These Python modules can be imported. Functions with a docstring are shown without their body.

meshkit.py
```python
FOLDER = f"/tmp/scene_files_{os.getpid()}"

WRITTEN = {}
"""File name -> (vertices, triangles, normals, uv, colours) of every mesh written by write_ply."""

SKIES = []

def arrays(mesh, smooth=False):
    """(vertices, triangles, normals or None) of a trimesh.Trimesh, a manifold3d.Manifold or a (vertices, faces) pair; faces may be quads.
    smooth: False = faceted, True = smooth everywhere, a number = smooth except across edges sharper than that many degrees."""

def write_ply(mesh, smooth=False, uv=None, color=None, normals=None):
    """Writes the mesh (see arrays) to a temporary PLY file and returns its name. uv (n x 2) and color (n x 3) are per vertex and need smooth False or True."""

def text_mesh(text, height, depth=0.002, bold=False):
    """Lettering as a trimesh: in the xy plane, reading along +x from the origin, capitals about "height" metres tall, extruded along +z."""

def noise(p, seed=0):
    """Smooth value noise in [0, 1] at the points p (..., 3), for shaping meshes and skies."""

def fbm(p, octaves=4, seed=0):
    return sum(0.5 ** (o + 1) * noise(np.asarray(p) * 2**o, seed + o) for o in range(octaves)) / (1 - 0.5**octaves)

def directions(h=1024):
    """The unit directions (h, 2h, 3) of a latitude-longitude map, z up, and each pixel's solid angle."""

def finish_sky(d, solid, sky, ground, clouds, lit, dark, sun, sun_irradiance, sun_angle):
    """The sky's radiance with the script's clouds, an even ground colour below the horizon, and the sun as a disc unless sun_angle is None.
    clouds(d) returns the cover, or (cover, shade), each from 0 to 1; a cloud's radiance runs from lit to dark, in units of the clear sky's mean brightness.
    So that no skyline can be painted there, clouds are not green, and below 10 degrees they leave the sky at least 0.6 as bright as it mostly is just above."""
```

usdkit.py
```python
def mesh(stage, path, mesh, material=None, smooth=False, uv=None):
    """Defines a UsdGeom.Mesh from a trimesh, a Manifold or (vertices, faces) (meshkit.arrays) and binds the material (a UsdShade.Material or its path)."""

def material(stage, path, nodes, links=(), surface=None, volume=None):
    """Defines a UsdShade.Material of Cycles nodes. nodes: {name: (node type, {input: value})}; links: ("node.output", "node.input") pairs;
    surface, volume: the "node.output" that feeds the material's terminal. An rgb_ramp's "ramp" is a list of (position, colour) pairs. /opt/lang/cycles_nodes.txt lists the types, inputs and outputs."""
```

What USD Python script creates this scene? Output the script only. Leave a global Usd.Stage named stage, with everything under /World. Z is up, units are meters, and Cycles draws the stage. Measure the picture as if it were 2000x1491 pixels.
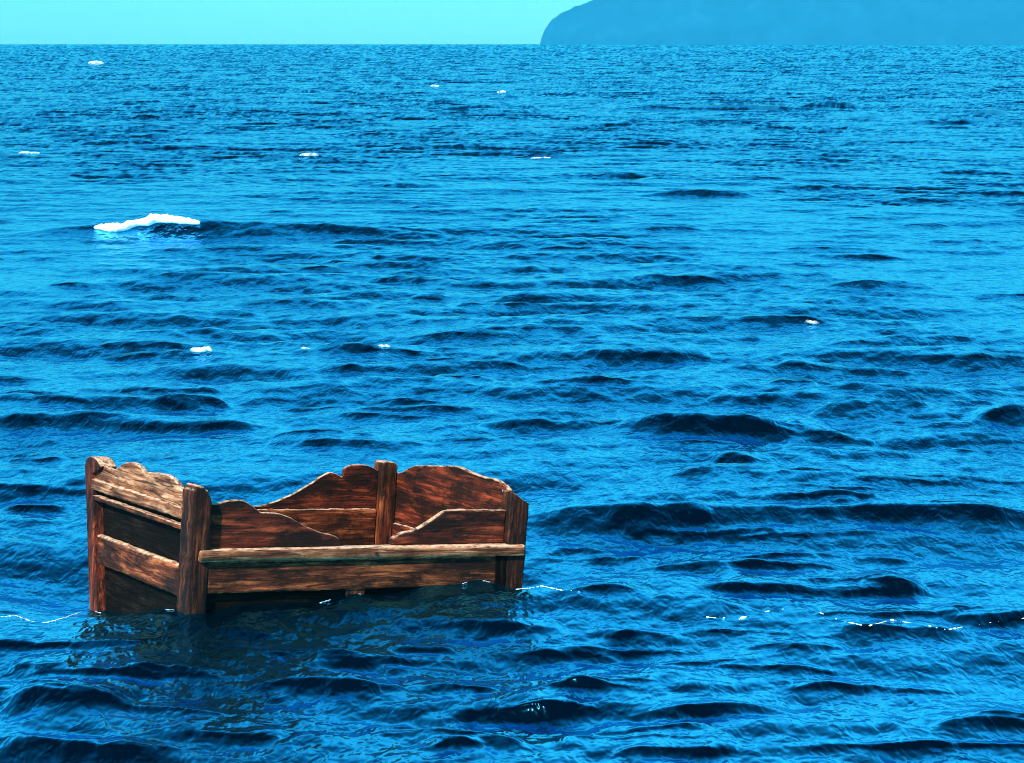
import math
import numpy as np
import trimesh
import usdkit
import meshkit
from pxr import Usd, UsdGeom, UsdLux, UsdShade, Gf, Sdf

stage = Usd.Stage.CreateInMemory()
UsdGeom.SetStageUpAxis(stage, UsdGeom.Tokens.z)
UsdGeom.SetStageMetersPerUnit(stage, 1.0)
UsdGeom.Xform.Define(stage, "/World")
UsdGeom.Scope.Define(stage, "/World/Looks")

# ---------------------------------------------------------------- camera, sky, sun, exposure
CAM_H = 2.56                       # metres above the mean sea
FOCAL_PX = 4050.0                  # focal length in pixels of a 2000 px wide picture
CX, CY, HORIZON = 1000.0, 745.5, 84.0
PITCH = math.atan((CY - HORIZON) / FOCAL_PX)
EXPOSURE = 1.08
SUN_AZ = math.radians(213.0)       # compass angle of the direction towards the sun (0 = +y, 90 = +x)
SUN_EL = math.radians(46.0)
SUN_STRENGTH = 1.2
SKY_STRENGTH = 0.11
SKY_TINT = (0.36, 1.0, 0.74)

cam = UsdGeom.Camera.Define(stage, "/World/camera")
cam.CreateHorizontalApertureAttr(36.0)
cam.CreateVerticalApertureAttr(36.0 * 763 / 1024)
cam.CreateFocalLengthAttr(36.0 * FOCAL_PX / 2000.0)
cam.CreateClippingRangeAttr(Gf.Vec2f(0.05, 100000.0))
cam.CreateExposureAttr(EXPOSURE)
cam.AddTranslateOp().Set(Gf.Vec3d(0, 0, CAM_H))
cam.AddRotateXOp().Set(90.0 - math.degrees(PITCH))

sun_dir = np.array([math.sin(SUN_AZ) * math.cos(SUN_EL), math.cos(SUN_AZ) * math.cos(SUN_EL), math.sin(SUN_EL)])
sun = UsdLux.DistantLight.Define(stage, "/World/sun")
sun.CreateIntensityAttr(SUN_STRENGTH)
sun.CreateAngleAttr(0.5)
sun.CreateNormalizeAttr(True)
sun.CreateColorAttr(Gf.Vec3f(1.0, 0.90, 0.76))
sun.AddRotateZOp().Set(-math.degrees(SUN_AZ))
sun.AddRotateXOp().Set(-(90.0 - math.degrees(SUN_EL)))

sky_mat = usdkit.material(stage, "/World/Looks/sky_air", {
    "sky": ("sky_texture", {"sky_type": "single_scattering", "sun_disc": False, "sun_elevation": SUN_EL, "sun_rotation": SUN_AZ,
                            "altitude": 0.0, "air_density": 1.0, "aerosol_density": 0.35, "ozone_density": 2.0}),
    "tint": ("mix", {"mix_type": "multiply", "fac": 1.0, "color2": SKY_TINT}),
    "bg": ("background_shader", {"strength": SKY_STRENGTH})},
    [("sky.color", "tint.color1"), ("tint.color", "bg.color")], surface="bg.background")
dome = UsdLux.DomeLight.Define(stage, "/World/sky")
UsdShade.MaterialBindingAPI.Apply(dome.GetPrim()).Bind(sky_mat)
dome.GetPrim().SetCustomDataByKey("kind", "structure")

# ---------------------------------------------------------------- helpers
counts = {}


def numbered(parent, name):
    k = counts.get((parent, name), 0)
    counts[(parent, name)] = k + 1
    return f"{parent}/{name}" + (f"_{k:03d}" if k else "")


def obj(name, mesh, material, parent="/World", smooth=False, label=None, category=None, group=None, kind=None):
    m = usdkit.mesh(stage, numbered(str(parent), name), mesh, material, smooth=smooth)
    tag(m.GetPrim(), label, category, group, kind)
    return m


def tag(p, label=None, category=None, group=None, kind=None):
    for k, v in (("label", label), ("category", category), ("group", group), ("kind", kind)):
        if v:
            p.SetCustomDataByKey(k, v)


def sea_point(px, py, z=0.0):
    """Where the line of sight through a photo pixel meets the level z."""
    u, v = (px - CX) / FOCAL_PX, (CY - py) / FOCAL_PX
    c, s = math.cos(PITCH), math.sin(PITCH)
    d = np.array([u, c + v * s, -s + v * c])
    t = (z - CAM_H) / d[2]
    return np.array([d[0] * t, d[1] * t, z])


# ---------------------------------------------------------------- the bed's place (needed by the sea, which laps round it)
BED_AT = np.array([-1.424, 8.886, CAM_H - 2.258])
YAW, RX, RY = 0.565, -0.06, 0.113


def bed_rotation():
    c, s = math.cos(YAW), math.sin(YAW)
    rz = np.array([[c, -s, 0], [s, c, 0], [0, 0, 1]])
    c, s = math.cos(RX), math.sin(RX)
    rx = np.array([[1, 0, 0], [0, c, -s], [0, s, c]])
    c, s = math.cos(RY), math.sin(RY)
    return rz @ rx @ np.array([[c, 0, s], [0, 1, 0], [-s, 0, c]])


BED_R = bed_rotation()


def bed_to_world(q):
    return BED_R @ np.asarray(q, float) + BED_AT


# waterline round the bed, in the bed's own coordinates (x along the front, y depth, z up)
WATERLINE = [(-0.0, 1.26, -0.40), (0.0, 1.143, -0.406), (0, 0.93, -0.392), (0, 0.717, -0.37), (0, 0.5, -0.318), (0, 0.302, -0.257), (0, 0.13, -0.235),
             (0.029, 0, -0.227), (0.128, 0, -0.233), (0.2, 0, -0.218), (0.288, 0, -0.197), (0.35, 0, -0.202), (0.416, 0, -0.21), (0.517, 0, -0.195),
             (0.58, 0, -0.199), (0.648, 0, -0.204), (0.74, 0, -0.183), (0.831, 0, -0.162), (0.93, 0, -0.175), (1.022, 0, -0.184), (1.12, 0, -0.158),
             (1.212, 0, -0.136), (1.31, 0, -0.137), (1.41, 0, -0.136), (1.47, 0, -0.118), (1.509, 0, -0.114), (1.6, 0, -0.136), (1.702, 0, -0.167), (1.78, 0, -0.165)]
WL = np.array([bed_to_world(q) for q in WATERLINE])

# ---------------------------------------------------------------- sea
rng = np.random.default_rng(7)
# dark wave fronts of the photograph: left, right, middle height, thickness in its pixels
CRESTS = [(1170, 1610, 845, 45), (1600, 1810, 803, 34), (1790, 2010, 795, 24), (950, 1150, 838, 18), (545, 810, 872, 28), (1090, 1510, 1022, 42),
          (1500, 2030, 1020, 46), (1310, 1520, 930, 25), (1260, 1640, 1112, 30), (1690, 1800, 1152, 24), (1400, 1690, 1158, 20), (1640, 1870, 1238, 22),
          (1860, 2040, 1215, 24), (1205, 1510, 1395, 30), (1840, 2060, 1430, 34), (580, 890, 1295, 28), (510, 760, 1338, 26), (30, 240, 1378, 40),
          (30, 138, 1310, 26), (-40, 60, 1265, 24), (365, 560, 1247, 26), (85, 800, 459, 34, -0.05), (640, 860, 476, 14, -0.1), (770, 890, 550, 15), (1150, 1370, 702, 28),
          (850, 1020, 714, 16), (440, 570, 635, 14), (190, 440, 695, 20), (560, 790, 690, 14), (-30, 150, 631, 14), (-20, 230, 826, 20), (230, 540, 835, 20),
          (310, 440, 790, 20), (0, 200, 793, 14), (840, 1070, 273, 7), (975, 1175, 309, 8), (1290, 1460, 382, 14), (1420, 1530, 350, 11), (1780, 1900, 242, 7),
          (940, 1070, 379, 9), (1040, 1175, 487, 8), (1250, 1430, 548, 16), (1610, 1810, 562, 20), (1910, 2040, 580, 15), (1520, 1730, 491, 8), (1240, 1360, 451, 11),
          (320, 630, 308, 6), (100, 330, 268, 7), (1460, 1630, 630, 13), (960, 1160, 648, 13), (1780, 2040, 706, 15), (1900, 2060, 830, 30), (780, 940, 345, 6),
          (-20, 95, 385, 7), (340, 530, 1440, 24), (-20, 310, 1458, 26), (830, 1010, 1462, 26), (620, 720, 512, 9), (730, 830, 548, 10), (1400, 1480, 905, 14),
          (1500, 1760, 975, 14), (1520, 1780, 722, 12), (1030, 1200, 760, 12), (480, 690, 765, 13), (560, 740, 795, 10), (1210, 1560, 215, 5), (1690, 1800, 303, 5),
          (1460, 1640, 1265, 16), (1030, 1180, 1345, 16), (960, 1130, 1385, 18), (1020, 1200, 1270, 16), (1550, 1700, 1340, 14), (860, 1080, 1225, 18), (60, 200, 1130, 22),
          (0, 120, 990, 16), (10, 130, 905, 14), (1120, 1240, 1165, 14), (1850, 2000, 880, 14), (1620, 1700, 860, 12), (1220, 1420, 1480, 20), (1700, 1850, 1345, 14)]

for _ in range(150):
    _y = 175 + 1300 * rng.random() ** 0.85
    _k = (_y - 85) / 1000.0
    _w = rng.uniform(70, 330) * (0.35 + 0.65 * min(_k, 1.0))
    _x = rng.uniform(-60, 2060)
    if not (80 < _x < 1120 and 880 < _y < 1260):
        CRESTS.append((_x - _w / 2, _x + _w / 2, _y, (3.5 + min(17 * _k, 12.0)) * rng.uniform(0.45, 0.95)))


def wave_field():
    ws = []
    for lam, n, slope in ((2.6, 7, 0.032), (1.5, 10, 0.047), (0.85, 14, 0.060), (0.48, 18, 0.056), (0.27, 22, 0.050), (0.15, 22, 0.045)):
        for _ in range(n):
            l = lam * math.exp(rng.normal(0, 0.22))
            a = math.pi / 2 + rng.normal(0.06, 0.40 if lam > 0.6 else 0.75)         # the way it runs: crests lie across the view
            k = 2 * math.pi / l
            ws.append((k * math.cos(a), k * math.sin(a), slope / k * math.sqrt(2.0 / n) * rng.uniform(0.6, 1.4), rng.uniform(0, 2 * math.pi), l))
    return np.array(ws)


WAVES = wave_field()


def bumps(x, y):
    """Height of the larger single waves: steep towards -y, gentle behind."""
    h = np.zeros_like(x)
    for i, (x0, x1, py, th, *lean) in enumerate(CRESTS):
        c = sea_point((x0 + x1) / 2, py)
        dist = math.hypot(c[1], CAM_H)
        half = (x1 - x0) / 2 * 1.22 * dist / FOCAL_PX
        hh = min(th * dist / FOCAL_PX * 0.80, 0.45)
        front, back = hh / 0.60, hh / 0.60 * 2.6
        wide = max(front, 0.55 * 2.2e-4 * dist * dist / CAM_H)   # distant waves are long ones
        hh, back, front = hh * wide / front, back * wide / front, wide
        m = (np.abs(x - c[0]) < half * 1.7) & (y > c[1] - 3 * front - half) & (y < c[1] + 3.2 * back + half)
        if not m.any():
            continue
        u = (x[m] - c[0]) / half
        tilt = (((i * 37) % 11) / 11.0 - 0.62) * 0.55 if not lean else lean[0]
        v = y[m] - c[1] - tilt * u * half * 0.5 - 0.25 * front * np.sin(u * 3.1 + i)
        rag = meshkit.fbm(np.stack([x[m] / (hh * 5), y[m] / (hh * 5), np.full(m.sum(), i * 3.7)], -1), 3, 11) - 0.5
        v = v + rag * front * 1.5
        env = np.clip(1.0 - np.abs(u) ** 2.6, 0, 1) * (0.9 + 1.0 * rag)
        prof = np.where(v < 0, np.exp(-(np.abs(v) / front) ** 1.35 * 1.25), np.exp(-(np.abs(v) / back) ** 1.5 * 1.3))
        h[m] += hh * env * prof
    return h


def random_waves(x, y):
    h, gx, gy = np.zeros_like(x), np.zeros_like(x), np.zeros_like(x)
    g = np.clip((meshkit.fbm(np.stack([x / 3.2, y / 4.5, np.zeros_like(x)], -1), 3, 5) - 0.34) / 0.32, 0, 1)
    gust = 0.62 + 0.78 * g * g * (3 - 2 * g)
    for kx, ky, a, ph, l in WAVES:
        t = kx * x + ky * y + ph
        s, c = np.sin(t), np.cos(t)
        h += a * (s + 0.22 * np.cos(2 * t)) * gust
        d = a * (c - 0.44 * np.sin(2 * t)) * gust
        gx += d * kx
        gy += d * ky
    return h, gx, gy


def correction(x, y, h):
    """Water lapping along the waterline seen on the bed."""
    m = (np.abs(x + 0.9) < 2.2) & (np.abs(y - 9.5) < 2.6)
    p = np.stack([x[m], y[m]], -1)
    seg = np.vstack([np.linspace(WL[i], WL[i + 1], 6)[:-1] for i in range(len(WL) - 1)] + [WL[-1:]])
    d2 = ((p[:, None] - seg[None, :, :2]) ** 2).sum(-1)
    w = 1 / (d2 + 0.0008) ** 1.5
    target = (w * seg[None, :, 2]).sum(1) / w.sum(1)
    near = np.exp(-(np.sqrt(d2.min(1)) / (0.34 + 0.45 * np.clip((-1.45 - p[:, 0]) / 0.5, 0, 1))) ** 2)
    h = h.copy()
    h[m] = h[m] * (1 - near) + target * near
    # inside the frame the water stands low, under the slats
    q = (np.stack([p[:, 0], p[:, 1], np.full(len(p), 0.05)], -1) - BED_AT) @ BED_R
    edge = np.minimum.reduce([q[:, 0] - 0.045, 1.76 - q[:, 0], q[:, 1] - 0.06, 1.30 - q[:, 1]])
    sink = np.clip(edge / 0.05, 0, 1)
    floor = (bed_to_world([0, 0, -0.34])[2] + BED_R[2, 0] * q[:, 0] + BED_R[2, 1] * q[:, 1])
    h[m] = h[m] * (1 - sink) + np.minimum(h[m], floor) * sink
    return h


def sea_height(x, y):
    x, y = np.asarray(x, float), np.asarray(y, float)
    return correction(x, y, random_waves(x, y)[0] + bumps(x, y))


def build_sea():
    fine = np.radians(np.arange(-17, 17.001, 0.05))
    side = np.radians(np.concatenate([np.arange(17.5, 30, 0.5), np.arange(30, 180, 3.0)]))
    az = np.concatenate([-side[::-1], fine, side, [math.pi]])
    az = np.unique(np.concatenate([az, [-math.pi]]))
    dep = np.radians(np.concatenate([np.arange(80, 24, -1.0), np.arange(24, 6.0, -0.028), np.arange(6.0, 0.028, -0.0125)]))
    r = CAM_H / np.tan(dep)
    A, Rr = np.meshgrid(az, r)
    x, y = Rr * np.sin(A), Rr * np.cos(A)
    hr, gx, gy = random_waves(x, y)
    hb = bumps(x, y)
    h = correction(x, y, hr + hb)
    e = np.maximum(0.004, 0.0006 * Rr)
    bx = (bumps(x + e, y) - bumps(x - e, y)) / (2 * e)
    by = (bumps(x, y + e) - bumps(x, y - e)) / (2 * e)
    # far off, only the sides of the ripples that face the shore show over the crests before them
    far = np.clip((Rr - 15.0) / 45.0, 0, 1) * 0.85
    ux, uy = x / Rr, y / Rr
    along = (gx * ux + gy * uy)
    extra = (np.abs(along) - along) * far
    gx, gy = (gx + extra * ux) * (1 + 1.6 * far), (gy + extra * uy) * (1 + 1.6 * far)
    # near the bed take everything from the mesh itself
    n = np.stack([-(gx + bx), -(gy + by), np.ones_like(x)], -1)
    n /= np.linalg.norm(n, axis=-1, keepdims=True)
    nr, nc = x.shape
    i = np.arange(nr - 1)[:, None] * nc + np.arange(nc - 1)[None, :]
    f = np.stack([i, i + nc, i + nc + 1, i + 1], -1).reshape(-1, 4)
    f = np.vstack([f[:, [0, 1, 2]], f[:, [0, 2, 3]]])
    v = np.stack([x, y, h], -1).reshape(-1, 3)
    fn = np.cross(v[f[:, 1]] - v[f[:, 0]], v[f[:, 2]] - v[f[:, 0]])
    if fn[:, 2].mean() < 0:
        f = f[:, [0, 2, 1]]
        fn = -fn
    own = np.zeros_like(v)
    for k in range(3):
        np.add.at(own, f[:, k], fn)
    own /= np.maximum(np.linalg.norm(own, axis=1, keepdims=True), 1e-12)
    d = np.sqrt(((v[:, None, :2] - WL[None, ::3, :2]) ** 2).sum(-1).min(1))
    w = np.exp(-(d / 0.6) ** 2)[:, None]
    n = n.reshape(-1, 3) * (1 - w) + own * w
    n /= np.linalg.norm(n, axis=1, keepdims=True)
    return v, f, n


water = usdkit.material(stage, "/World/Looks/sea_water", {
    "geo": ("geometry", {}),
    "map": ("mapping", {"mapping_type": "point", "scale": (1.0, 0.5, 1.0)}),
    "n1": ("noise_texture", {"scale": 13.0, "detail": 2.0, "roughness": 0.6, "distortion": 0.3}),
    "map2": ("mapping", {"mapping_type": "point", "scale": (0.8, 0.35, 1.0)}),
    "n2": ("noise_texture", {"scale": 5.0, "detail": 2.0, "roughness": 0.5, "distortion": 0.3}),
    "b2": ("bump", {"strength": 0.5, "distance": 0.05}),
    "b1": ("bump", {"strength": 0.5, "distance": 0.04}),
    "body": ("principled_bsdf", {"base_color": (0.0, 0.002, 0.007), "roughness": 0.6, "specular_ior_level": 0.0}),
    "gr": ("rgb_ramp", {"ramp": [(0.10, (0.05, 0.50, 1.0)), (0.26, (0.07, 0.55, 1.0)), (0.45, (0.11, 0.60, 1.0)), (0.85, (0.20, 0.72, 1.0))]}),
    "gl": ("glossy_bsdf", {"roughness": 0.16}),
    "fr": ("fresnel", {"IOR": 1.5}),
    "mr": ("map_range", {"from_min": 0.050, "from_max": 0.185, "to_min": 0.010, "to_max": 0.93, "clamp": True}),
    "mx": ("mix_closure", {})},
    [("geo.position", "map.vector"), ("map.vector", "n1.vector"), ("geo.position", "map2.vector"), ("map2.vector", "n2.vector"),
     ("n2.fac", "b2.height"), ("b2.normal", "b1.normal"), ("n1.fac", "b1.height"),
     ("b1.normal", "gl.normal"), ("b1.normal", "fr.normal"), ("b1.normal", "body.normal"), ("fr.fac", "mr.value"), ("fr.fac", "gr.fac"), ("gr.color", "gl.color"),
     ("mr.result", "mx.fac"), ("body.BSDF", "mx.closure1"), ("gl.BSDF", "mx.closure2")], surface="mx.closure")

v, f, n = build_sea()
sea = usdkit.mesh(stage, "/World/sea", (v, f), water)
sea.CreateNormalsAttr().Set(__import__("pxr").Vt.Vec3fArray.FromNumpy(n.astype(np.float32)))
sea.SetNormalsInterpolation("vertex")
tag(sea.GetPrim(), "choppy deep blue sea with dark wave fronts reaching the horizon", "sea", kind="structure")

# ---------------------------------------------------------------- the far headland
def build_hill():
    # skyline of the near headland: distance along the shore from its left point (m) and height (m)
    D0 = 3300.0
    s = np.concatenate([np.linspace(0, 60, 25), np.linspace(64, 1500, 160)])
    left = sea_point(1054, 300)[0] / sea_point(1054, 300)[1] * D0
    k = D0 / FOCAL_PX
    prof_x = np.array([0, 4, 10, 22, 40, 60, 80, 105, 140, 200, 320, 500, 800, 1200, 1500]) * k * 1.0
    prof_z = np.array([0, 16, 30, 46, 58, 68, 77, 85, 97, 118, 150, 180, 205, 215, 210]) * k
    s = np.unique(np.concatenate([np.linspace(0, 130 * k, 60), np.linspace(130 * k, 1500 * k, 160)]))
    top = np.interp(s, prof_x, prof_z)
    top = top + (meshkit.fbm(np.stack([s / 9, s * 0, s * 0], -1), 4, 3) - 0.5) * np.minimum(top * 0.16, 2.6)
    t = np.linspace(0, 1, 60)                                # shore to crest to far shore
    S, Tt = np.meshgrid(s, t, indexing="ij")
    depth = np.interp(S, [0, 100 * k, 1500 * k], [60, 260, 900])
    shape = np.sin(np.pi * np.clip(Tt, 0, 1)) ** 0.6
    z = top[:, None] * shape
    rough = (meshkit.fbm(np.stack([S / 30, Tt * depth / 30, z / 40], -1), 5, 9) - 0.5)
    z = np.where((Tt > 0) & (Tt < 1), z + rough * np.minimum(z * 0.35, 14) * (shape < 0.97), z)
    y = D0 + (Tt - 0.5) * depth + rough * 12
    x = left + S + rough * np.minimum(S * 0.2, 8)
    z = np.where((Tt <= 0) | (Tt >= 1), -1.0, z)
    nr, nc = x.shape
    i = np.arange(nr - 1)[:, None] * nc + np.arange(nc - 1)[None, :]
    f = np.stack([i, i + nc, i + nc + 1, i + 1], -1).reshape(-1, 4)
    return np.stack([x, y, z], -1).reshape(-1, 3), f


hill_mat = usdkit.material(stage, "/World/Looks/hill_painted_haze", {
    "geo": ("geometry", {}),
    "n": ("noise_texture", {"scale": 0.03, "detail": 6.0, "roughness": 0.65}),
    "r": ("rgb_ramp", {"ramp": [(0.35, (0.004, 0.050, 0.125)), (0.55, (0.006, 0.060, 0.15)), (0.75, (0.01, 0.080, 0.18))]}),  # ground colour shifted to blue: distance haze painted in, besides the haze volume
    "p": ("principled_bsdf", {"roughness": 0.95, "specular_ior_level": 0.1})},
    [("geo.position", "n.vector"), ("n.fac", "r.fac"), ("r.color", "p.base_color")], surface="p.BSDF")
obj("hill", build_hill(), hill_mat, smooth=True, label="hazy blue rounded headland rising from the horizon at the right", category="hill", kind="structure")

# ---------------------------------------------------------------- haze
haze_mat = usdkit.material(stage, "/World/Looks/haze_air", {
    "v": ("principled_volume", {"color": (0.02, 0.54, 1.0), "density": 0.0002, "anisotropy": 0.0})}, [], volume="v.volume")
hz = trimesh.creation.box(bounds=[[-6000, -6000, -2.0], [6000, 6000, 190.0]])
obj("haze", hz, haze_mat, label="thin blue sea haze", category="haze", kind="stuff")

# ---------------------------------------------------------------- wood
def wood(name, grain, dark, mid, light, worn, worn_amount=1.0, patch=0.5, gloss=0.22):
    """grain: along which axis of the bed the fibres run."""
    sc = {"x": (1.6, 22.0, 22.0), "y": (22.0, 1.6, 22.0), "z": (22.0, 22.0, 1.6)}[grain]
    sc2 = {"x": (2.2, 6.0, 6.0), "y": (6.0, 2.2, 6.0), "z": (6.0, 6.0, 2.2)}[grain]
    return usdkit.material(stage, "/World/Looks/" + name, {
        "tc": ("texture_coordinate", {}),
        "m": ("mapping", {"mapping_type": "point", "scale": sc}),
        "m2": ("mapping", {"mapping_type": "point", "scale": sc2}),
        "g": ("noise_texture", {"scale": 2.2, "detail": 7.0, "roughness": 0.68, "distortion": 0.5}),
        "st": ("noise_texture", {"scale": 1.7, "detail": 6.0, "roughness": 0.7}),
        "sp": ("noise_texture", {"scale": 26.0, "detail": 4.0, "roughness": 0.7}),
        "m3": ("mapping", {"mapping_type": "point", "scale": tuple(0.55 * c if c > 2 else 0.35 * c for c in sc)}),
        "cn": ("noise_texture", {"scale": 2.0, "detail": 2.0, "roughness": 0.5}),
        "cs": ("math", {"math_type": "subtract", "value2": 0.5}),
        "ca": ("math", {"math_type": "absolute"}),
        "cr": ("map_range", {"from_min": 0.004, "from_max": 0.022, "to_min": 0.85, "to_max": 0.0, "clamp": True}),
        "crack": ("mix", {"mix_type": "mix", "color2": tuple(0.3 * c for c in dark)}),
        "ramp": ("rgb_ramp", {"ramp": [(0.34, dark), (0.5, mid), (0.66, light)]}),
        "sr": ("map_range", {"from_min": 0.43, "from_max": 0.58, "to_min": 0.0, "to_max": patch, "clamp": True}),
        "stain": ("mix", {"mix_type": "mix", "color2": tuple(0.35 * c for c in dark)}),
        "sep": ("separate_xyz", {}),
        "up": ("map_range", {"from_min": 0.45, "from_max": 0.9, "to_min": 0.0, "to_max": worn_amount, "clamp": True}),
        "spr": ("map_range", {"from_min": 0.36, "from_max": 0.56, "to_min": 0.0, "to_max": 1.0, "clamp": True}),
        "wm": ("math", {"math_type": "multiply"}),
        "wear": ("mix", {"mix_type": "mix", "color2": worn}),
        "b": ("bump", {"strength": 0.8, "distance": 0.008}),
        "b2": ("bump", {"strength": 0.6, "distance": 0.007}),
        "p": ("principled_bsdf", {"roughness": 0.72, "specular_ior_level": gloss})},
        [("tc.object", "m.vector"), ("tc.object", "m2.vector"), ("m.vector", "g.vector"), ("m2.vector", "st.vector"), ("tc.object", "sp.vector"),
         ("g.fac", "ramp.fac"), ("ramp.color", "stain.color1"), ("st.fac", "sr.value"), ("sr.result", "stain.fac"),
         ("tc.normal", "sep.vector"), ("sep.z", "up.value"), ("sp.fac", "spr.value"), ("up.result", "wm.value1"), ("spr.result", "wm.value2"),
         ("wm.value", "wear.fac"), ("stain.color", "wear.color1"), ("wear.color", "crack.color1"), ("tc.object", "m3.vector"), ("m3.vector", "cn.vector"), ("cn.fac", "cs.value1"), ("cs.value", "ca.value1"), ("ca.value", "cr.value"), ("cr.result", "crack.fac"), ("crack.color", "p.base_color"),
         ("g.fac", "b.height"), ("sp.fac", "b2.height"), ("b.normal", "b2.normal"), ("b2.normal", "p.normal")], surface="p.BSDF")


WORN = (0.62, 0.40, 0.29)
RED = dict(dark=(0.010, 0.0022, 0.0014), mid=(0.070, 0.0100, 0.0040), light=(0.27, 0.050, 0.018), worn=WORN)
ORANGE = dict(dark=(0.020, 0.0045, 0.002), mid=(0.105, 0.0225, 0.0075), light=(0.42, 0.125, 0.044), worn=WORN)
PALE = dict(dark=(0.045, 0.012, 0.006), mid=(0.25, 0.090, 0.042), light=(0.60, 0.33, 0.20), worn=(0.66, 0.46, 0.35))
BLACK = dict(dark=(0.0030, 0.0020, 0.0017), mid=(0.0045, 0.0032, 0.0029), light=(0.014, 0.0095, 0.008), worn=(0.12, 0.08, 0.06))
DARK = dict(dark=(0.006, 0.0018, 0.0012), mid=(0.027, 0.0052, 0.0026), light=(0.15, 0.036, 0.014), worn=WORN)
M = {}
for key, col in (("red", RED), ("orange", ORANGE), ("pale", PALE), ("black", BLACK), ("dark", DARK)):
    for ax in "xyz":
        M[key + ax] = wood(f"{key}_wood_{ax}", ax, **col, worn_amount=0.9, patch=0.93 if key in ("red", "orange", "dark") else 0.65, gloss=0.05 if key == "black" else 0.2)
iron = usdkit.material(stage, "/World/Looks/rusty_iron", {"p": ("principled_bsdf", {"base_color": (0.03, 0.02, 0.015), "metallic": 0.6, "roughness": 0.7})}, [], surface="p.BSDF")


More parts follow.
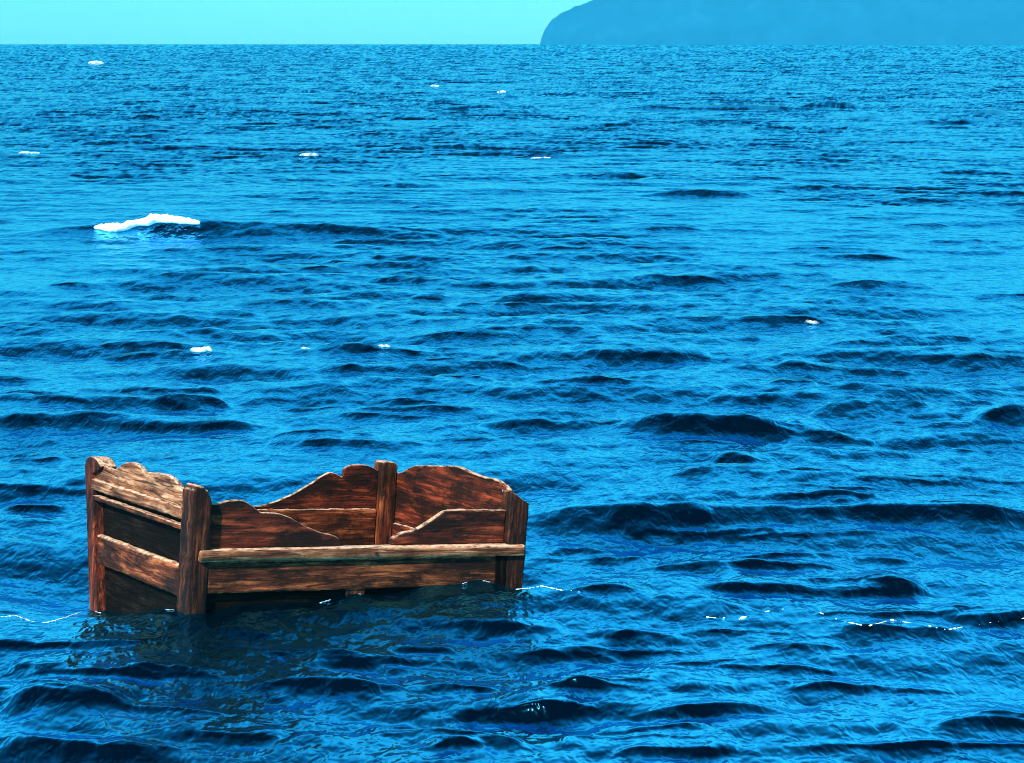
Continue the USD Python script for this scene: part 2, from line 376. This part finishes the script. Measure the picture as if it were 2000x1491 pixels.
def plank(outline, lo, hi, plane, r=0.006, jag=0.0045, step=0.018, seed=0):
    """A board: its outline in the two named axes, thickness from lo to hi along the third; worn rounded edges."""
    pts = np.asarray(outline, float)
    area = 0.5 * np.sum(pts[:, 0] * np.roll(pts[:, 1], -1) - np.roll(pts[:, 0], -1) * pts[:, 1])
    if area < 0:
        pts = pts[::-1]
    dense = []
    for a, b in zip(pts, np.roll(pts, -1, 0)):
        k = max(1, int(np.linalg.norm(b - a) / step))
        dense += [a + (b - a) * j / k for j in range(k)]
    p = np.array(dense)
    nz = (meshkit.fbm(np.column_stack([p * 34 + seed * 7.3, np.zeros(len(p))]), 3, seed) - 0.5) * 2
    e = np.roll(p, -1, 0) - np.roll(p, 1, 0)
    nrm = np.column_stack([e[:, 1], -e[:, 0]])
    nrm /= np.maximum(np.linalg.norm(nrm, axis=1, keepdims=True), 1e-9)
    p = p + nrm * (nz * jag)[:, None]
    r = min(r, (hi - lo) * 0.45)
    rings = []
    for a in (90, 60, 30, 0):
        c = math.radians(a)
        rings.append((r * (1 - math.cos(c)), lo + r * (1 - math.sin(c))))
    rings += [(i, hi - (z - lo)) for i, z in rings[::-1]]
    rings[0], rings[-1] = (r, lo), (r, hi)
    V, n = [], len(p)
    for inset, z in rings:
        q = p - nrm * inset
        V.append(np.column_stack([q, np.full(n, z)]))
    V = np.vstack(V)
    F = []
    for k in range(len(rings) - 1):
        i = np.arange(n)
        j = (i + 1) % n
        F.append(np.stack([k * n + i, k * n + j, (k + 1) * n + j], 1))
        F.append(np.stack([k * n + i, (k + 1) * n + j, (k + 1) * n + i], 1))
    from shapely.geometry import Polygon
    cap = p - nrm * r
    import mapbox_earcut
    tri = np.asarray(mapbox_earcut.triangulate_float64(cap, np.array([n], dtype=np.uint32))).reshape(-1, 3).astype(int)
    F.append(tri[:, ::-1])
    F.append(tri + (len(rings) - 1) * n)
    F = np.vstack(F)
    if plane == "xz":                                        # thickness along y
        V = np.column_stack([V[:, 0], V[:, 2], V[:, 1]])
        F = F[:, ::-1]
    elif plane == "yz":                                      # thickness along x
        V = np.column_stack([V[:, 2], V[:, 0], V[:, 1]])
    m = trimesh.Trimesh(V, F, process=False)
    if m.volume < 0:
        m.invert()
    return m


def rect(a0, a1, b0, b1):
    return [(a0, b0), (a1, b0), (a1, b1), (a0, b1)]


def rounded(pts, times=2):
    """Cuts corners of an open line (keeps its ends)."""
    p = np.asarray(pts, float)
    for _ in range(times):
        q = [p[0]]
        for a, b in zip(p[:-1], p[1:]):
            q += [a * 0.75 + b * 0.25, a * 0.25 + b * 0.75]
        q.append(p[-1])
        p = np.array(q)
    return [tuple(x) for x in p]


bed = UsdGeom.Xform.Define(stage, "/World/wooden_bed")
mt = np.eye(4)
mt[:3, :3], mt[:3, 3] = BED_R, BED_AT
bed.AddTransformOp().Set(Gf.Matrix4d(*mt.T.ravel().tolist()))
tag(bed.GetPrim(), "old brown wooden bed frame with carved boards drifting half sunk in the sea", "bed")
B = "/World/wooden_bed"
L, D = 1.755, 1.276


def part(name, mesh, mat, label=None):
    return obj(name, mesh, M[mat] if isinstance(mat, str) else mat, B, smooth=38, label=label)


# posts
part("post", plank([(0.0, -0.8), (0.102, -0.8), (0.100, 0.262)] + rounded([(0.100, 0.262), (0.097, 0.285), (0.084, 0.300), (0.080, 0.317), (0.066, 0.322), (0.056, 0.336), (0.034, 0.333), (0.018, 0.338), (0.010, 0.322), (-0.002, 0.312), (0.0, 0.28)], 1)[1:],
                   0.0, 0.115, "xz", 0.014, jag=0.007, step=0.012, seed=1), "darkz", "dark brown front post with a lumpy rounded top and pale chamfer")
part("post", plank([(0.955, -0.8), (1.045, -0.8), (1.305, 0.28)] + rounded([(1.305, 0.28), (1.298, 0.315), (1.26, 0.334), (1.18, 0.338), (1.12, 0.318), (1.085, 0.295), (1.14, 0.27), (1.205, 0.25)])[1:],
                   -0.004, 0.085, "yz", 0.010, seed=2), "redz", "narrow dark brown post at the back of the near end")
part("post", plank([(1.606, -0.8), (1.70, -0.8), (1.70, 0.285)] + rounded([(1.70, 0.285), (1.695, 0.31), (1.665, 0.324), (1.62, 0.326), (1.604, 0.312), (1.606, 0.27)])[1:],
                   1.185, 1.285, "xz", 0.010, seed=3), "orangez", "orange brown worn post at the far corner")
part("post", plank([(1.664, -0.8), (1.755, -0.8), (1.772, 0.252), (1.70, 0.292), (1.664, 0.308)], 0.0, 0.09, "xz", 0.008, seed=4), "darkz", "front post with its top cut off at a slant")

# front
part("rail", plank(rect(0.098, 1.668, -0.145, -0.004), 0.004, 0.045, "xz", 0.008, seed=5), "orangex", "wide worn front rail, scuffed to orange in the middle")
part("ledge", plank(rect(-0.014, 0.085, 0.0, 0.05), 0.045, 1.758, "yz", 0.012, seed=6), "palex", "pale worn ledge along the top of the front rail")
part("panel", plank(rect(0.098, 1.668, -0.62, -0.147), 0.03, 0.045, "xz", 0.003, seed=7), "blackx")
part("stile", plank(rect(0.80, 0.90, -0.62, -0.147), 0.012, 0.03, "xz", 0.006, seed=8), "redz")
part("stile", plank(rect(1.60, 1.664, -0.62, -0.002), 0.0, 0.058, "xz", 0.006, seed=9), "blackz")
part("guard_board", plank([(0.100, 0.047), (0.762, 0.047)] + rounded([(0.775, 0.062), (0.768, 0.086), (0.735, 0.104), (0.655, 0.122), (0.571, 0.156), (0.491, 0.197), (0.413, 0.211), (0.352, 0.213)], 1)
                          + rounded([(0.340, 0.222), (0.296, 0.256), (0.25, 0.272), (0.20, 0.268), (0.15, 0.256), (0.100, 0.250)], 1), 0.036, 0.066, "xz", 0.009, seed=10), "redx",
     "carved front guard board by the near post, sloping down to the middle")
part("guard_board", plank([(1.668, 0.047), (1.05, 0.047)] + rounded([(1.036, 0.060), (1.048, 0.088), (1.085, 0.107), (1.167, 0.126), (1.248, 0.167), (1.307, 0.208), (1.36, 0.219), (1.50, 0.217), (1.668, 0.214)], 2)[0:],
                          0.036, 0.075, "xz", 0.012, seed=11), "redx", "carved front guard board with a broad pale worn top edge")
nail = trimesh.creation.cylinder(0.007, 0.012, sections=10)
nail.apply_transform(trimesh.transformations.rotation_matrix(math.pi / 2, [1, 0, 0]))
nail.apply_translation([0.93, -0.016, 0.024])
part("nail", nail, iron)

# near end, seen from outside
y0, y1 = 0.113, 1.207
part("end_board", plank([(y1, 0.222), (y0, 0.222), (y0, 0.285)] + rounded([(y0, 0.285), (0.16, 0.300), (0.20, 0.315), (0.255, 0.338), (0.345, 0.352), (0.493, 0.341), (0.60, 0.331)], 1)[1:]
                        + rounded([(0.614, 0.332), (0.66, 0.352), (0.743, 0.362), (0.80, 0.356), (0.869, 0.342), (0.94, 0.312), (0.98, 0.299)], 1) + rounded([(0.99, 0.297), (1.03, 0.300), (1.08, 0.312), (y1, 0.318)], 1),
                        0.016, 0.046, "yz", 0.009, seed=12), "paley", "pale scalloped board along the top of the near end")
part("end_rail", plank(rect(y0, y1, 0.176, 0.231), -0.004, 0.05, "yz", 0.012, seed=13), "paley", "pale upper rail of the near end")
part("end_rail", plank(rect(y0, y1, 0.128, 0.151), 0.000, 0.05, "yz", 0.007, seed=14), "orangey")
def slant(z0, z1):
    """The end's boards stop at the leaning far post."""
    return [(y0, z0), (1.165 + 0.24 * (z0 - 0.2), z0), (1.165 + 0.24 * (z1 - 0.2), z1), (y0, z1)]


part("end_rail", plank(slant(-0.174, -0.030), 0.000, 0.05, "yz", 0.02, seed=15), "orangey", "broad orange brown lower rail of the near end")
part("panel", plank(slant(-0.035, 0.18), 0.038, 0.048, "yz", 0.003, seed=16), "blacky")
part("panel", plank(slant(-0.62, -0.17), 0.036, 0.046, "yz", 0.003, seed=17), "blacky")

# far side, seen from inside
part("side_board", plank(rect(0.085, 1.607, -0.145, 0.070), 1.215, 1.252, "xz", 0.010, seed=18), "orangex")
part("side_board", plank(rect(0.085, 1.607, -0.62, -0.148), 1.222, 1.248, "xz", 0.004, seed=19), "redx")
part("guard_board", plank([(1.607, 0.068), (0.90, 0.068)] + [(0.885, 0.075), (0.90, 0.085)] + rounded([(0.93, 0.088), (1.031, 0.112), (1.131, 0.158), (1.217, 0.207), (1.303, 0.262), (1.345, 0.258), (1.388, 0.238)], 1)
                          + rounded([(1.393, 0.242), (1.40, 0.280), (1.42, 0.294), (1.467, 0.304), (1.528, 0.304), (1.575, 0.285), (1.607, 0.268)], 1), 1.224, 1.250, "xz", 0.007, seed=20), "redx",
     "tall carved guard board on the far side, notched near the corner post")
part("guard_board", plank([(0.085, 0.068), (0.52, 0.068)] + rounded([(0.52, 0.068), (0.515, 0.082), (0.44, 0.092), (0.35, 0.11), (0.25, 0.14), (0.085, 0.15)], 1)[1:], 1.224, 1.250, "xz", 0.007, seed=21), "redx")

# right end, seen from inside
ya, yb = 0.088, 1.235
part("end_board", plank([(yb, 0.0), (ya, 0.0), (ya, 0.300)] + rounded([(ya, 0.300), (0.125, 0.325), (0.20, 0.345), (0.343, 0.343), (0.45, 0.352), (0.518, 0.361), (0.595, 0.368), (0.80, 0.346), (0.983, 0.328), (1.063, 0.310), (1.10, 0.29), (1.16, 0.268), (yb, 0.262)], 1)[1:],
                        1.700, 1.732, "yz", 0.009, seed=22), "redy", "tall brown shaped board of the right end, scuffed bright at its middle")
part("end_rail", plank(rect(ya, yb, -0.174, -0.003), 1.690, 1.740, "yz", 0.010, seed=23), "redy")
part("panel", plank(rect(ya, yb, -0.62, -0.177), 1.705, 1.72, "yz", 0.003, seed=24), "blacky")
# bed base
for k in range(8):
    a = 0.12 + k * 0.194
    part("slat", plank(rect(a, a + 0.15, 0.06, 1.213), -0.215, -0.195, "xy", 0.004, seed=30 + k), "redy")

# ---------------------------------------------------------------- foam, and torn paper edges built as foam
foam = usdkit.material(stage, "/World/Looks/white_foam", {
    "geo": ("geometry", {}),
    "n": ("noise_texture", {"scale": 40.0, "detail": 4.0}),
    "b": ("bump", {"strength": 0.6, "distance": 0.02}),
    "p": ("principled_bsdf", {"base_color": (0.85, 0.87, 0.88), "roughness": 0.9, "specular_ior_level": 0.1, "subsurface_weight": 0.0})},
    [("geo.position", "n.vector"), ("n.fac", "b.height"), ("b.normal", "p.normal")], surface="p.BSDF")


thin_foam = usdkit.material(stage, "/World/Looks/thin_foam", {
    "geo": ("geometry", {}),
    "n": ("noise_texture", {"scale": 9.0, "detail": 5.0, "roughness": 0.7}),
    "mr": ("map_range", {"from_min": 0.40, "from_max": 0.62, "to_min": 0.0, "to_max": 0.9, "clamp": True}),
    "p": ("principled_bsdf", {"base_color": (0.80, 0.84, 0.86), "roughness": 0.9, "specular_ior_level": 0.1}),
    "t": ("transparent_bsdf", {}),
    "mx": ("mix_closure", {})},
    [("geo.position", "n.vector"), ("n.fac", "mr.value"), ("mr.result", "mx.fac"), ("t.BSDF", "mx.closure1"), ("p.BSDF", "mx.closure2")], surface="mx.closure")


def sea_hit(px, py):
    """The point of the sea seen through a photo pixel."""
    a = sea_point(px, py, 0.45)
    b = sea_point(px, py, -0.35)
    t = np.linspace(0, 1, 160)[:, None]
    q = a * (1 - t) + b * t
    under = q[:, 2] <= sea_height(q[:, 0], q[:, 1])
    return q[int(np.argmax(under))] if under.any() else b


def whitecap(px0, px1, py, th, label, seed):
    """A ragged streak of foam along a crest."""
    dist = math.hypot(sea_point(px0, py)[1], CAM_H)
    hgt = th * dist / FOCAL_PX
    n = max(14, int((px1 - px0) / 2.0))
    ends = [sea_hit(px0 + (px1 - px0) * t, py + th * 0.35 * math.sin(seed + 5 * t)) for t in (0, 0.25, 0.5, 0.75, 1)]
    y = np.median([e[1] for e in ends])
    t = np.linspace(0, 1, n)
    edge = [sea_point(q, py) for q in (px0, px1)]
    xs = y * (edge[0][0] / edge[0][1] + (edge[1][0] / edge[1][1] - edge[0][0] / edge[0][1]) * t)
    ys = y + hgt * 1.6 * (meshkit.fbm(np.column_stack([t * 4 + seed, t * 0, t * 0]), 3, seed) - 0.5)
    zs = sea_height(xs, ys)
    w = np.ones(9) / 9
    if y > 60:
        zs = zs + 0.4 * hgt
    zs = np.convolve(np.pad(zs, 4, "edge"), w, "valid")
    rad = hgt * (0.5 if th > 16 else 0.36) * (np.clip(4 * t * (1.03 - t) * 1.1, 0.0, 1) ** 0.5 + 0.04) * (0.6 + 0.7 * meshkit.fbm(np.column_stack([t * (px1 - px0) / 22.0 + seed * 3.1, t * 0, t * 0]), 3, seed))
    m = 14
    a = np.linspace(0, 2 * np.pi, m, endpoint=False)
    V = np.stack([np.repeat(xs[:, None], m, 1), ys[:, None] + rad[:, None] * 1.5 * np.cos(a), zs[:, None] + rad[:, None] * (0.25 + np.sin(a))], -1)
    nz = meshkit.fbm(V / (hgt * 0.28) + seed, 3, seed) - 0.5
    c = np.stack([xs, ys, zs], -1)[:, None]
    V = c + (V - c) * (1 + 0.8 * nz[..., None])
    F = []
    for k in range(n - 1):
        for q in range(m):
            b, d = k * m + q, k * m + (q + 1) % m
            F += [(b, d, d + m), (b, d + m, b + m)]
    V = np.vstack([V.reshape(-1, 3), c[0], c[-1]])
    for q in range(m):
        F += [(n * m, (q + 1) % m, q), (n * m + 1, (n - 1) * m + q, (n - 1) * m + (q + 1) % m)]
    mesh = trimesh.Trimesh(V, F, process=False)
    if mesh.volume < 0:
        mesh.invert()
    obj("whitecap", mesh, foam if th > 16 else thin_foam, smooth=True, label=label, category="whitecap", group="whitecaps")


for k, (a, b, py, th, lab) in enumerate([
        (183, 392, 439, 18, "long bright white breaking crest left of centre, the largest whitecap"),
        (370, 414, 686, 16, "small white foam tuft on the wave above the bed's near end"),
        (738, 762, 677, 8, "tiny white foam tuft right of another on the same wave above the bed"),
        (1570, 1600, 632, 12, "white foam tuft at the right, alone on its wave"),
        (585, 622, 305, 9, "white foam fleck at the right end of a thin dark wave"),
        (35, 78, 300, 7, "white foam fleck near the left edge below the horizon"),
        (172, 202, 128, 10, "white foam fleck closest to the horizon at the left"),
        (970, 988, 183, 6, "bright white foam fleck below the tip of the headland"),
        (840, 858, 171, 5, "faint white foam fleck left of the brighter one below the headland tip"),
        (1035, 1075, 309, 5, "faint white foam streak on a short dark wave near the middle"),
        (588, 606, 682, 5, "faintest white foam speck between two tufts above the bed")]):
    whitecap(a, b, py, th, lab, 50 + k)


def torn_edge_line(points, rad, label, seed, gaps=0.0):
    """A torn paper edge, built as a thread of foam lying on the water, through points of the sea's surface."""
    r_ = np.random.default_rng(seed)
    parts = []
    for k in range(len(points) - 1):
        a, b = points[k], points[k + 1]
        l = np.linalg.norm(b - a)
        if l > 0.7 or meshkit.noise(np.array([k * 0.21 + seed, 0.5, 0.5])) < gaps:
            continue
        d = (b - a) / l
        s = trimesh.creation.icosphere(1, 1.0)
        rr = rad * r_.uniform(0.4, 1.0) * (2.2 if r_.random() < 0.07 else 1.0)
        s.apply_scale([l * 0.72, rr * 1.3, rr])
        s.apply_transform(trimesh.geometry.align_vectors([1, 0, 0], d))
        s.apply_translation((a + b) / 2 + [0, 0, rr * 0.3])
        parts.append(s)
    obj("torn_edge_line", trimesh.util.concatenate(parts), foam, smooth=True, label=label, category="foam", kind="stuff")  # white torn paper edges, given the shape and material of foam


def seen(pixels):
    out = []
    for a, b in zip(pixels[:-1], pixels[1:]):
        k = max(3, int(math.hypot(b[0] - a[0], b[1] - a[1]) / 4))
        out += [sea_hit(a[0] + (b[0] - a[0]) * j / k, a[1] + (b[1] - a[1]) * j / k) for j in range(k)]
    return out


along = [bed_to_world(q) for q in WATERLINE[6:]]
along = [a * (1 - t) + b * t + np.array([0.0, -0.006, 0.002]) for a, b in zip(along[:-1], along[1:]) for t in np.linspace(0, 1, 8)[:-1]]
end = [bed_to_world(q) for q in WATERLINE[1:7]]
end = [a * (1 - t) + b * t + np.array([-0.006, -0.004, 0.002]) for a, b in zip(end[:-1], end[1:]) for t in np.linspace(0, 1, 10)[:-1]]
torn_edge_line(seen([(0, 1206), (30, 1203), (50, 1210), (75, 1219), (100, 1215), (130, 1206), (165, 1194)]), 0.0032, "thin white torn paper edge, built as a foam thread, running from the left edge to the bed", 3, 0.2)
torn_edge_line(end + along, 0.0011, "hair-thin white torn paper edge, built as a foam thread, along the bed's waterline", 6, 0.64)
torn_edge_line(seen([(1008, 1152), (1040, 1149), (1058, 1145), (1085, 1151), (1110, 1156), (1135, 1157)]), 0.0028, "thin white torn paper edge, built as a foam thread, trailing right from the bed's corner", 4, 0.2)
torn_edge_line(seen([(1350, 1210), (1380, 1206), (1440, 1211), (1490, 1196), (1545, 1188), (1600, 1197), (1645, 1214), (1695, 1224), (1740, 1212), (1790, 1219), (1850, 1231), (1900, 1222), (1950, 1215), (2005, 1208)]),
          0.003, "broken white torn paper edge, built as a foam thread, across the water at the lower right", 5, 0.45)
